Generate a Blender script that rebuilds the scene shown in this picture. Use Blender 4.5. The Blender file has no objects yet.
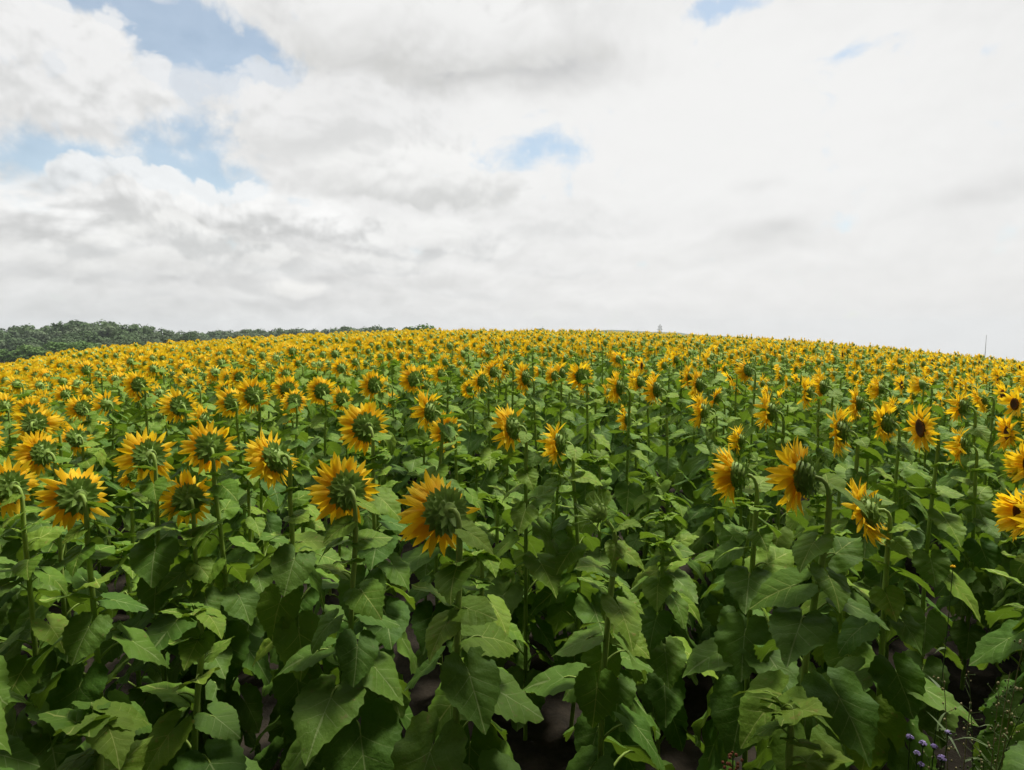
import bpy, math, random
import numpy as np
from mathutils import Matrix, Vector

R_ = math.radians
sc = bpy.context.scene
COL = sc.collection
W_, H_ = 1024, 770

# ------------------------------------------------------------------ camera
F_PX = 610.0
EYE = np.array([0.0, 0.0, 2.2])
PITCH = math.atan(50.0 / F_PX)
cam = bpy.data.cameras.new('camera')
cam.sensor_width = 36.0
cam.lens = F_PX / W_ * 36.0
cam.clip_start = 0.05
cam.clip_end = 8000
camo = bpy.data.objects.new('camera', cam)
COL.objects.link(camo)
camo.location = EYE
camo.rotation_euler = (math.pi / 2 - PITCH, 0, 0)
sc.camera = camo

# ------------------------------------------------------------------ light
SUN_EL, SUN_AZ = 64.0, 48.0          # azimuth from +Y towards +X
sun = bpy.data.lights.new('sun', 'SUN')
sun.energy = 3.6
sun.angle = R_(12)
sun.color = (1.0, 0.96, 0.88)
suno = bpy.data.objects.new('sun', sun)
COL.objects.link(suno)
sd = Vector((math.sin(R_(SUN_AZ)) * math.cos(R_(SUN_EL)), math.cos(R_(SUN_AZ)) * math.cos(R_(SUN_EL)), math.sin(R_(SUN_EL))))
suno.rotation_euler = sd.to_track_quat('Z', 'Y').to_euler()
suno.location = (0, 0, 60)

sc.view_settings.view_transform = 'Standard'
sc.view_settings.look = 'None'
sc.view_settings.exposure = 0.50
sc.view_settings.gamma = 1.0
sc.render.engine = 'CYCLES'
sc.cycles.use_denoising = True
sc.cycles.max_bounces = 6
sc.cycles.diffuse_bounces = 3
sc.cycles.glossy_bounces = 2
sc.cycles.transmission_bounces = 4
sc.cycles.volume_bounces = 0


# ------------------------------------------------------------------ node helper
class NT:
    def __init__(s, tree):
        s.t = tree
        s.n = tree.nodes
        s.l = tree.links

    def node(s, typ, **kw):
        n = s.n.new(typ)
        for k, v in kw.items():
            setattr(n, k, v)
        return n

    def put(s, sock, v):
        if hasattr(v, 'is_linked') or isinstance(v, bpy.types.NodeSocket):
            s.l.new(v, sock)
        else:
            sock.default_value = v

    def m(s, op, a, b=0.0, c=None, clamp=False):
        n = s.node('ShaderNodeMath', operation=op, use_clamp=clamp)
        s.put(n.inputs[0], a)
        s.put(n.inputs[1], b)
        if c is not None:
            s.put(n.inputs[2], c)
        return n.outputs[0]

    def vm(s, op, a, b=None):
        n = s.node('ShaderNodeVectorMath', operation=op)
        s.put(n.inputs[0], a)
        if b is not None:
            s.put(n.inputs[1], b)
        return n.outputs[0]

    def sep(s, v):
        n = s.node('ShaderNodeSeparateXYZ')
        s.put(n.inputs[0], v)
        return n.outputs

    def comb(s, x, y, z):
        n = s.node('ShaderNodeCombineXYZ')
        for i, q in enumerate((x, y, z)):
            s.put(n.inputs[i], q)
        return n.outputs[0]

    def noise(s, vec, scale, detail=4, rough=0.55, dist=0.0, flat=False):
        n = s.node('ShaderNodeTexNoise', noise_dimensions='2D' if flat else '3D')
        s.put(n.inputs['Vector'], vec)
        n.inputs['Scale'].default_value = scale
        n.inputs['Detail'].default_value = detail
        n.inputs['Roughness'].default_value = rough
        n.inputs['Distortion'].default_value = dist
        return n.outputs[0]

    def smooth(s, v, a, b, lo=0.0, hi=1.0):
        n = s.node('ShaderNodeMapRange', interpolation_type='SMOOTHSTEP')
        s.put(n.inputs[0], v)
        for i, q in enumerate((a, b, lo, hi)):
            n.inputs[i + 1].default_value = q
        return n.outputs[0]

    def mix(s, f, a, b):
        n = s.node('ShaderNodeMix', data_type='RGBA')
        s.put(n.inputs[0], f)
        s.put(n.inputs[6], a if not isinstance(a, tuple) else (*a[:3], 1))
        s.put(n.inputs[7], b if not isinstance(b, tuple) else (*b[:3], 1))
        return n.outputs[2]


def pix_dir(x, y):
    a, b = (x - 512) / F_PX, (385 - y) / F_PX
    d = np.array([a, math.cos(PITCH) + b * math.sin(PITCH), -math.sin(PITCH) + b * math.cos(PITCH)])
    return d


def proj(p):
    d = np.asarray(p, float) - EYE
    f = d[1] * math.cos(PITCH) - d[2] * math.sin(PITCH)
    u = d[1] * math.sin(PITCH) + d[2] * math.cos(PITCH)
    if f < 0.05:
        return None
    return 512 + F_PX * d[0] / f, 385 - F_PX * u / f


def az_el(x, y):
    d = pix_dir(x, y)
    return math.atan2(d[0], d[1]), math.atan2(d[2], math.hypot(d[0], d[1]))


# ------------------------------------------------------------------ sky
world = bpy.data.worlds.new('World')
sc.world = world
world.use_nodes = True
world.cycles.sampling_method = 'MANUAL'
world.cycles.sample_map_resolution = 256
wt = NT(world.node_tree)
world.node_tree.nodes.clear()
out = wt.node('ShaderNodeOutputWorld')
sky = wt.node('ShaderNodeTexSky', sky_type='NISHITA')
sky.sun_disc = False
sky.sun_elevation = R_(SUN_EL)
sky.sun_rotation = R_(SUN_AZ)
sky.air_density = 1.0
sky.dust_density = 1.0
bg1 = wt.node('ShaderNodeBackground')
bg1.inputs[1].default_value = 0.105
wt.l.new(wt.vm('MULTIPLY', sky.outputs[0], (0.93, 1.04, 0.98)), bg1.inputs[0])
tc = wt.node('ShaderNodeTexCoord')
d = wt.vm('NORMALIZE', tc.outputs['Generated'])
dx, dy, dz = wt.sep(d)
az = wt.m('ARCTAN2', dx, dy)
el = wt.m('ARCSINE', dz)
zz = wt.m('ADD', wt.m('MAXIMUM', dz, 0.0), 0.16)
pl = wt.comb(az, wt.m('MULTIPLY', el, 1.2), 0.0)
warp = wt.node('ShaderNodeTexNoise', noise_dimensions='2D')
wt.l.new(pl, warp.inputs['Vector'])
warp.inputs['Scale'].default_value = 4.0
warp.inputs['Detail'].default_value = 2
plw = wt.vm('ADD', pl, wt.vm('MULTIPLY', wt.vm('SUBTRACT', warp.outputs['Color'], (.5, .5, .5)), (.10, .08, 0)))


def billow(off, scale, detail):
    n = wt.node('ShaderNodeTexVoronoi', feature='F1', voronoi_dimensions='2D', normalize=True)
    wt.l.new(wt.vm('ADD', plw, off), n.inputs['Vector'])
    n.inputs['Scale'].default_value = scale
    n.inputs['Detail'].default_value = detail
    n.inputs['Roughness'].default_value = 0.5
    return wt.m('SUBTRACT', 1.0, n.outputs['Distance'])


n_big = wt.noise(pl, 4.0, 3, 0.55, 0.2, True)
n_mid = wt.noise(wt.vm('ADD', plw, (7.3, 2.1, 0.4)), 6.5, 5, 0.55, 0.0, True)
n_fine = wt.noise(wt.vm('ADD', plw, (1.3, 9.1, 3.4)), 17.0, 5, 0.6, 0.0, True)
b_lo = billow((3.1, 1.7, 0), 12.0, 3)
b_up = billow((3.095, 1.716, 0), 12.0, 3)
relief = wt.m('MULTIPLY', wt.m('SUBTRACT', b_lo, b_up), -1.6)
bill = wt.m('ADD', wt.m('MULTIPLY', wt.m('SUBTRACT', b_lo, 0.72), 1.0), wt.m('MULTIPLY', wt.m('SUBTRACT', n_fine, 0.5), 0.6))
wob = wt.m('MULTIPLY', wt.m('SUBTRACT', n_mid, 0.5), 0.10)
wob2 = wt.m('MULTIPLY', wt.m('SUBTRACT', n_big, 0.5), 0.07)
azw = wt.m('ADD', az, wob)
elw = wt.m('ADD', el, wob2)


def blob(x, y, rx, ry, amp=1.0, warp=True):
    a0, e0 = az_el(x, y)
    q1 = wt.m('DIVIDE', wt.m('SUBTRACT', azw if warp else az, a0), rx / F_PX)
    q2 = wt.m('DIVIDE', wt.m('SUBTRACT', elw if warp else el, e0), ry / F_PX)
    g = wt.m('EXPONENT', wt.m('MULTIPLY', wt.m('ADD', wt.m('MULTIPLY', q1, q1), wt.m('MULTIPLY', q2, q2)), -1.0))
    return wt.m('MULTIPLY', g, amp)


def total(bs):
    t = bs[0]
    for b in bs[1:]:
        t = wt.m('ADD', t, b)
    return t


PUFFS = [
    (60, 296, 90, 12, (0.86, 0.86, 0.845), (0.72, 0.725, 0.715), .6, .5), (205, 298, 80, 11, (0.86, 0.86, 0.845), (0.72, 0.725, 0.72), .6, .5), (560, 270, 70, 13, (0.9, 0.9, 0.89), (0.76, 0.765, 0.76), .5, .5), (470, 288, 60, 10, (0.88, 0.88, 0.87), (0.76, 0.765, 0.76), .5, .5),
    (295, 288, 30, 13, (0.95, 0.94, 0.91), (0.80, 0.80, 0.79), .75, .5), (25, 268, 70, 20, (0.90, 0.90, 0.88), (0.68, 0.685, 0.68), .7), (150, 272, 60, 17, (0.90, 0.90, 0.88), (0.70, 0.705, 0.70), .7),
    (240, 258, 60, 20, (0.92, 0.92, 0.90), (0.68, 0.69, 0.685), .75), (360, 262, 80, 18, (0.92, 0.92, 0.90), (0.70, 0.705, 0.70), .7), (85, 245, 55, 24, (0.95, 0.95, 0.93), (0.66, 0.67, 0.665), .8),
    (20, 218, 70, 34), (185, 236, 62, 30, (0.95, 0.95, 0.93), (0.63, 0.64, 0.635), .85), (560, 228, 90, 26, (0.92, 0.92, 0.91), (0.74, 0.745, 0.74), .55, .5), (430, 240, 90, 28, (0.93, 0.93, 0.915), (0.66, 0.67, 0.67), .8),
    (325, 222, 60, 27), (232, 208, 56, 36), (122, 194, 66, 40), (420, 178, 120, 42, (0.95, 0.95, 0.935), (0.66, 0.665, 0.655), .88, .3, .5),
    (215, 98, 90, 30, (0.86, 0.86, 0.86), (0.74, 0.745, 0.745), .75, .5),
    (330, 120, 140, 56, (0.90, 0.90, 0.895), (0.72, 0.725, 0.72), .75, .4), (60, 85, 95, 70, (0.92, 0.92, 0.915), (0.68, 0.685, 0.68), .9), (430, 40, 190, 60, (0.93, 0.93, 0.92), (0.62, 0.62, 0.605), .88, .4, .3), (168, 2, 34, 15, (0.9, 0.9, 0.9), (0.8, 0.8, 0.8), .6, .9),
]
holes = total([blob(175, 42, 62, 36, 1.2), blob(100, 2, 75, 14, 1.1), blob(255, 55, 45, 20, .9), blob(205, 158, 52, 30, .85), blob(40, 158, 70, 18, 1.1),
               blob(240, 178, 45, 15, .5), blob(535, 157, 50, 22, 1.15), blob(620, 0, 55, 9, 1.0), blob(748, 0, 34, 8, .9), blob(850, 48, 26, 6, .45), blob(985, 48, 22, 7, .35), blob(290, 200, 22, 7, .5),
               blob(-240, 90, 120, 40, .9), blob(1400, 40, 160, 40, .8)])
hole = wt.smooth(wt.m('ADD', holes, wt.m('ADD', wt.m('MULTIPLY', wt.m('SUBTRACT', n_mid, 0.5), 1.9), wt.m('MULTIPLY', wt.m('SUBTRACT', n_fine, 0.5), 1.6))), 0.35, 1.15)
greys = total([blob(450, 55, 130, 34, 1.0), blob(575, 85, 60, 25, .6), blob(60, 70, 90, 40, .35), blob(340, 150, 70, 22, .35), blob(370, 190, 110, 13, .55),
               blob(110, 205, 60, 12, .6), blob(190, 232, 130, 12, .5), blob(430, 245, 90, 10, .6), blob(770, 233, 60, 17, .75), blob(755, 190, 40, 9, .5), blob(590, 218, 80, 14, .6),
               blob(40, 250, 90, 14, .5), blob(985, 190, 45, 14, .4), blob(60, 290, 160, 14, .5), blob(300, 280, 160, 10, .4), blob(660, 262, 60, 8, .3)])
whites = total([blob(690, 150, 230, 110, 1.0, False), blob(480, 130, 60, 30, .5), blob(260, 195, 60, 22, .8), blob(120, 185, 50, 18, .7), blob(350, 215, 50, 18, .6), blob(380, 170, 60, 18, .4), blob(295, 288, 22, 8, .8)])
edge = wt.m('MULTIPLY', wt.m('SUBTRACT', 0.5, n_mid), 0.8)
fedge = wt.m('MULTIPLY', wt.m('SUBTRACT', n_fine, 0.5), 0.5)
soft = wt.smooth(az, -0.7, 0.35, 1.0, 0.3)
g = wt.m('ADD', wt.m('SUBTRACT', greys, wt.m('MULTIPLY', whites, 0.75)), wt.m('MULTIPLY', wt.m('ADD', wt.m('ADD', edge, fedge), relief), soft))
gfac = wt.smooth(g, -0.55, 1.15)
ramp = wt.node('ShaderNodeValToRGB')
wt.l.new(gfac, ramp.inputs[0])
cr = ramp.color_ramp
cr.elements[0].position = 0.0
cr.elements[0].color = (0.92, 0.92, 0.91, 1)
cr.elements[1].position = 1.0
cr.elements[1].color = (0.55, 0.555, 0.56, 1)
e = cr.elements.new(0.4)
e.color = (0.78, 0.78, 0.772, 1)
low = wt.smooth(el, 0.0, 0.22, 1.0, 0.0)
lowcol = wt.mix(wt.smooth(az, -0.7, 0.3), (0.70, 0.705, 0.69), (0.90, 0.885, 0.86))
cloud = wt.mix(wt.m('MULTIPLY', low, 0.55), ramp.outputs[0], lowcol)
cover = wt.m('SUBTRACT', 1.0, wt.m('MULTIPLY', hole, 0.66))


def puff(x, y, rx, ry, top=(0.97, 0.97, 0.96), base=(0.62, 0.625, 0.62), alpha=0.9, hard=0.3, rough=1.0):
    """one cumulus heap: cauliflower upper edge, bright crown, flat grey base"""
    global cloud, cover
    a0, e0 = az_el(x, y)
    q1 = wt.m('DIVIDE', wt.m('SUBTRACT', azw, a0), rx / F_PX)
    q2 = wt.m('DIVIDE', wt.m('SUBTRACT', elw, e0), ry / F_PX)
    q2d = wt.m('MULTIPLY', q2, wt.m('MULTIPLY_ADD', wt.m('LESS_THAN', q2, 0.0), 0.35, 1.0))
    dd = wt.m('SQRT', wt.m('ADD', wt.m('MULTIPLY', q1, q1), wt.m('MULTIPLY', q2d, q2d)))
    dd = wt.m('SUBTRACT', dd, wt.m('MULTIPLY', bill, 1.25))
    # crisp along the top, fading out under the base
    mk = wt.m('MULTIPLY', wt.smooth(dd, 1.0 - hard, 1.0, 1.0, 0.0), alpha)
    mk = wt.m('MULTIPLY', mk, wt.smooth(q2, -1.15, -0.35))
    lit = wt.smooth(wt.m('ADD', q2, wt.m('ADD', wt.m('MULTIPLY', relief, 2.2 * rough), wt.m('MULTIPLY', bill, rough))), -0.75, 0.40)
    cloud = wt.mix(mk, cloud, wt.mix(lit, base, top))
    cover = wt.m('MAXIMUM', cover, mk)


for args in PUFFS:
    puff(*args)
# rows of small heaps low over the horizon
lowv = wt.comb(wt.m('MULTIPLY', azw, 14.0), wt.m('MULTIPLY', elw, 30.0), 3.7)
l0 = wt.noise(lowv, 1.0, 4, 0.55, 0.0, True)
l1 = wt.noise(wt.vm('ADD', lowv, (0.05, 0.45, 0)), 1.0, 4, 0.55, 0.0, True)
heap = wt.m('ADD', wt.m('MULTIPLY', wt.m('SUBTRACT', l0, l1), 0.16), wt.m('MULTIPLY', wt.m('SUBTRACT', l0, 0.5), 0.20))
heap = wt.m('MULTIPLY', heap, wt.m('MULTIPLY', wt.smooth(el, 0.10, 0.30, 1.0, 0.15), wt.smooth(az, -0.4, 0.5, 1.0, 0.3)))
hf = wt.m('ADD', 1.0, heap)
cloud = wt.vm('MULTIPLY', cloud, wt.comb(hf, hf, hf))
# unseen rear sky dimmed and zenith brightened to shape light on the plants
rear = wt.smooth(wt.m('MULTIPLY_ADD', dz, 0.9, dy), -0.30, 0.75, 0.18, 0.695)
rear = wt.m('MULTIPLY', rear, wt.smooth(el, 0.62, 1.25, 1.0, 2.3))
cloud = wt.vm('MULTIPLY', cloud, wt.comb(rear, rear, rear))
bg2 = wt.node('ShaderNodeBackground')
wt.l.new(cloud, bg2.inputs[0])
bg2.inputs[1].default_value = 1.0
mx = wt.node('ShaderNodeMixShader')
wt.l.new(cover, mx.inputs[0])
wt.l.new(bg1.outputs[0], mx.inputs[1])
wt.l.new(bg2.outputs[0], mx.inputs[2])
wt.l.new(mx.outputs[0], out.inputs[0])


# ------------------------------------------------------------------ materials
def new_mat(name):
    m = bpy.data.materials.new(name)
    m.use_nodes = True
    t = NT(m.node_tree)
    m.node_tree.nodes.clear()
    o = t.node('ShaderNodeOutputMaterial')
    return m, t, o


def surface(t, o, col, rough=0.6, spec=0.3, trans=None, tcol=None, bump=None, bstr=0.3, bdist=0.01):
    p = t.node('ShaderNodeBsdfPrincipled')
    t.put(p.inputs['Base Color'], col if not isinstance(col, tuple) else (*col, 1))
    t.put(p.inputs['Roughness'], rough)
    p.inputs['Specular IOR Level'].default_value = spec
    nrm = None
    if bump is not None:
        b = t.node('ShaderNodeBump')
        b.inputs['Strength'].default_value = bstr
        b.inputs['Distance'].default_value = bdist
        t.put(b.inputs['Height'], bump)
        nrm = b.outputs[0]
        t.l.new(nrm, p.inputs['Normal'])
    if trans:
        tr = t.node('ShaderNodeBsdfTranslucent')
        t.put(tr.inputs[0], tcol if not isinstance(tcol, tuple) else (*tcol, 1))
        ms = t.node('ShaderNodeMixShader')
        ms.inputs[0].default_value = trans
        t.l.new(p.outputs[0], ms.inputs[1])
        t.l.new(tr.outputs[0], ms.inputs[2])
        t.l.new(ms.outputs[0], o.inputs[0])
    else:
        t.l.new(p.outputs[0], o.inputs[0])


def attr(t):
    a = t.node('ShaderNodeAttribute')
    a.attribute_name = 'uvw'
    return a.outputs['Vector']


def rnd(t):
    u, v, w = t.sep(attr(t))
    oi = t.node('ShaderNodeObjectInfo')
    return t.m('FRACT', t.m('ADD', oi.outputs['Random'], w)), u, v


def leaf_material(name, young_lit):
    m, t, o = new_mat(name)
    r, u, v = rnd(t)
    av = t.m('ABSOLUTE', v)
    # midrib and side veins in the flat coordinates of the leaf
    mid = t.smooth(av, 0.005, 0.016, 1.0, 0.0)
    cv = t.m('ADD', t.m('SUBTRACT', u, t.m('MULTIPLY', av, 0.85)), t.m('MULTIPLY', t.m('MULTIPLY', av, av), 0.35))
    per = t.m('ABSOLUTE', t.m('SUBTRACT', t.m('FRACT', t.m('ADD', t.m('DIVIDE', cv, 0.26), 0.5)), 0.5))
    side = t.m('MULTIPLY', t.smooth(per, 0.008, 0.042, 1.0, 0.0), t.m('MULTIPLY', t.smooth(av, 0.1, 0.5, 1.0, 0.1), t.smooth(u, 0.2, 0.75, 1.0, 0.3)))
    low = t.smooth(u, -0.06, 0.0)
    side = t.m('MULTIPLY', side, low)
    vein = t.m('MAXIMUM', mid, side)
    geo = t.node('ShaderNodeNewGeometry')
    pos = geo.outputs['Position']
    nz = t.noise(pos, 9.0, 4)
    nb = t.noise(pos, 45.0, 3)
    c1 = t.mix(r, (0.055, 0.130, 0.017), (0.110, 0.200, 0.026))
    c2 = t.mix(t.smooth(nz, 0.35, 0.7), c1, t.mix(r, (0.070, 0.152, 0.021), (0.130, 0.215, 0.034)))
    tips = t.smooth(t.m('ADD', nb, t.m('MULTIPLY', r, 0.12)), 0.72, 0.80, 0.0, 0.6)
    c2 = t.mix(tips, c2, (0.17, 0.15, 0.05))
    c3 = t.mix(t.m('MULTIPLY', vein, 0.7), c2, (0.28, 0.36, 0.13))
    if young_lit:      # upper leaves: yellower new growth, also brightened to put top light into the colour
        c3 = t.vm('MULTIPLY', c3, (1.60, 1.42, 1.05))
    back = t.mix(0.35, c3, (0.14, 0.22, 0.06))
    col = t.mix(geo.outputs['Backfacing'], c3, back)
    quilt = t.m('ADD', t.m('MULTIPLY', t.m('MINIMUM', per, t.m('MULTIPLY', av, 4)), 0.5), t.m('MULTIPLY', nb, 1.0))
    tcol = t.mix(0.5, c3, (0.22, 0.36, 0.012))
    surface(t, o, col, 0.6, 0.15, 0.28, tcol, quilt, 0.45, 0.010)
    return m


def petal_material():
    m, t, o = new_mat('yellow_petal')
    r, u, v = rnd(t)
    geo = t.node('ShaderNodeNewGeometry')
    base = t.mix(r, (0.94, 0.61, 0.020), (0.97, 0.73, 0.040))
    root = t.mix(r, (0.90, 0.50, 0.010), (0.93, 0.58, 0.016))
    c = t.mix(t.smooth(v, 0.05, 0.65), root, base)
    st = t.m('MULTIPLY', t.m('SINE', t.m('MULTIPLY', u, 30.0)), 0.9)
    surface(t, o, c, 0.62, 0.15, 0.5, t.mix(0.4, c, (1.0, 0.64, 0.0)), st, 0.25, 0.003)
    return m


def plain_green(name, a, b, trans=0.15, rough=0.6, scale=40.0):
    m, t, o = new_mat(name)
    r, u, v = rnd(t)
    geo = t.node('ShaderNodeNewGeometry')
    n = t.noise(geo.outputs['Position'], scale, 3)
    c = t.mix(t.m('MULTIPLY_ADD', r, 0.6, t.m('MULTIPLY', n, 0.4)), a, b)
    surface(t, o, c, rough, 0.25, trans, c, n, 0.3, 0.004)
    return m


def noise_mat(name, a, b, scale, rough=0.9, bstr=0.0, trans=None, detail=5):
    m, t, o = new_mat(name)
    geo = t.node('ShaderNodeNewGeometry')
    n = t.noise(geo.outputs['Position'], scale, detail, 0.62)
    oi = t.node('ShaderNodeObjectInfo')
    f = t.m('ADD', t.smooth(n, 0.32, 0.68), t.m('MULTIPLY', t.m('SUBTRACT', oi.outputs['Random'], 0.5), 0.9), clamp=True)
    c = t.mix(f, a, b)
    surface(t, o, c, rough, 0.2, trans, c, n if bstr else None, bstr, 0.05)
    return m


M_leaf = leaf_material('sunflower_leaf', False)
M_young_lit = leaf_material('young_lit_leaf', True)
M_petal = petal_material()
M_stem = plain_green('green_stem', (0.22, 0.33, 0.055), (0.32, 0.43, 0.095), 0.08)
M_bract = plain_green('green_bract', (0.135, 0.235, 0.034), (0.22, 0.33, 0.062), 0.38)
M_recept = plain_green('flower_back', (0.20, 0.31, 0.055), (0.28, 0.39, 0.09), 0.08)


def disc_material():
    m, t, o = new_mat('seed_disc')
    r, u, v = rnd(t)
    geo = t.node('ShaderNodeNewGeometry')
    n = t.noise(geo.outputs['Position'], 220.0, 2)
    c = t.mix(t.smooth(v, 0.45, 0.9), (0.055, 0.022, 0.008), (0.26, 0.085, 0.010))
    c = t.mix(t.smooth(n, 0.4, 0.65), c, (0.05, 0.02, 0.006))
    surface(t, o, c, 0.85, 0.15, None, None, n, 0.8, 0.006)
    return m


M_disc = disc_material()
MATS = [M_leaf, M_stem, M_petal, M_bract, M_recept, M_disc, M_young_lit]
LEAF, STEM, PETAL, BRACT, RECEPT, DISC, YOUNG_LIT = range(7)


# ------------------------------------------------------------------ raw geometry (numpy)
def G(v, q=None, t=None, m=0, a=None):
    v = np.asarray(v, float).reshape(-1, 3)
    q = np.zeros((0, 4), int) if q is None or len(q) == 0 else np.asarray(q, int)
    t = np.zeros((0, 3), int) if t is None or len(t) == 0 else np.asarray(t, int)
    a = np.zeros((len(v), 3)) if a is None else np.asarray(a, float)
    return dict(v=v, q=q, t=t, qm=np.full(len(q), m, int), tm=np.full(len(t), m, int), a=a)


def join(gs):
    off = 0
    V, Q, T, QM, TM, A = [], [], [], [], [], []
    for g in gs:
        V.append(g['v']); A.append(g['a'])
        Q.append(g['q'] + off); T.append(g['t'] + off)
        QM.append(g['qm']); TM.append(g['tm'])
        off += len(g['v'])
    return dict(v=np.concatenate(V), q=np.concatenate(Q), t=np.concatenate(T), qm=np.concatenate(QM), tm=np.concatenate(TM), a=np.concatenate(A))


def xf(g, M, tint=None):
    M = np.asarray(M, float)
    r = dict(g)
    r['v'] = g['v'] @ M[:3, :3].T + M[:3, 3]
    if tint is not None:
        a = g['a'].copy()
        a[:, 2] += tint
        r['a'] = a
    return r


def to_mesh(name, g, mats=None):
    """only the material slots that the piece really uses"""
    mats = MATS if mats is None else mats
    used = sorted(set(g['qm'].tolist()) | set(g['tm'].tolist()))
    lut = np.zeros(max(used) + 1, int)
    for i, u in enumerate(used):
        lut[u] = i
    me = bpy.data.meshes.new(name)
    nv, nq, nt = len(g['v']), len(g['q']), len(g['t'])
    me.vertices.add(nv)
    me.vertices.foreach_set('co', g['v'].astype(np.float32).ravel())
    me.loops.add(nq * 4 + nt * 3)
    me.loops.foreach_set('vertex_index', np.concatenate([g['q'].ravel(), g['t'].ravel()]).astype(np.int32))
    me.polygons.add(nq + nt)
    ls = np.concatenate([np.arange(nq) * 4, nq * 4 + np.arange(nt) * 3]).astype(np.int32)
    me.polygons.foreach_set('loop_start', ls)
    me.polygons.foreach_set('material_index', lut[np.concatenate([g['qm'], g['tm']])].astype(np.int32))
    me.polygons.foreach_set('use_smooth', np.ones(nq + nt, bool))
    for u in used:
        me.materials.append(mats[u])
    at = me.attributes.new('uvw', 'FLOAT_VECTOR', 'POINT')
    at.data.foreach_set('vector', g['a'].astype(np.float32).ravel())
    me.update(calc_edges=True)
    me.validate()
    return me


def Rx(a): return np.array(Matrix.Rotation(a, 4, 'X'))
def Ry(a): return np.array(Matrix.Rotation(a, 4, 'Y'))
def Rz(a): return np.array(Matrix.Rotation(a, 4, 'Z'))
def Tr(x, y, z): return np.array(Matrix.Translation((x, y, z)))
def Sc(s): return np.diag([s, s, s, 1.0])


def bezier(p0, p1, p2, p3, n):
    t = np.linspace(0, 1, n)[:, None]
    p0, p1, p2, p3 = map(np.asarray, (p0, p1, p2, p3))
    return (1 - t) ** 3 * p0 + 3 * (1 - t) ** 2 * t * p1 + 3 * (1 - t) * t ** 2 * p2 + t ** 3 * p3


def tube(pts, rad, sides, m=STEM, cap=False):
    pts = np.asarray(pts, float)
    n = len(pts)
    rad = np.broadcast_to(np.asarray(rad, float), (n,))
    tan = np.gradient(pts, axis=0)
    tan /= np.linalg.norm(tan, axis=1)[:, None] + 1e-12
    ref = np.array([0, 1.0, 0]) if abs(tan[0][1]) < 0.9 else np.array([1.0, 0, 0])
    V, A = [], []
    an = np.arange(sides) * 2 * math.pi / sides
    for i in range(n):
        u = ref - tan[i] * ref.dot(tan[i])
        u /= np.linalg.norm(u) + 1e-12
        w = np.cross(tan[i], u)
        ref = u
        V.append(pts[i] + rad[i] * (np.cos(an)[:, None] * u + np.sin(an)[:, None] * w))
        A += [(k / sides, i / (n - 1), 0) for k in range(sides)]
    V = np.concatenate(V)
    Q = [(i * sides + k, i * sides + (k + 1) % sides, (i + 1) * sides + (k + 1) % sides, (i + 1) * sides + k) for i in range(n - 1) for k in range(sides)]
    T = []
    if cap:
        V = np.vstack([V, pts[-1]]); A.append((0, 1, 0))
        c = len(V) - 1
        T = [((n - 1) * sides + k, (n - 1) * sides + (k + 1) % sides, c) for k in range(sides)]
    return G(V, Q, T, m, A)


def lathe(prof, seg, m, vv=None):
    V, A = [], []
    for i, (r, z) in enumerate(prof):
        for k in range(seg):
            a = 2 * math.pi * k / seg
            V.append((r * math.cos(a), r * math.sin(a), z))
            A.append((k / seg, vv[i] if vv else i / (len(prof) - 1), 0))
    Q = [(i * seg + k, i * seg + (k + 1) % seg, (i + 1) * seg + (k + 1) % seg, (i + 1) * seg + k) for i in range(len(prof) - 1) for k in range(seg)]
    V.append((0, 0, prof[-1][1])); A.append((0, vv[-1] if vv else 1, 0))
    n = len(prof)
    T = [((n - 1) * seg + k, (n - 1) * seg + (k + 1) % seg, n * seg) for k in range(seg)]
    V.append((0, 0, prof[0][1])); A.append((0, vv[0] if vv else 0, 0))
    T += [((k + 1) % seg, k, n * seg + 1) for k in range(seg)]
    return G(V, Q, T, m, A)


TH = np.array([0, 8, 18, 32, 55, 85, 115, 140, 160, 172, 180.0])
RR = np.array([1.0, .87, .765, .685, .63, .60, .595, .575, .51, .38, .10])


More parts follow.
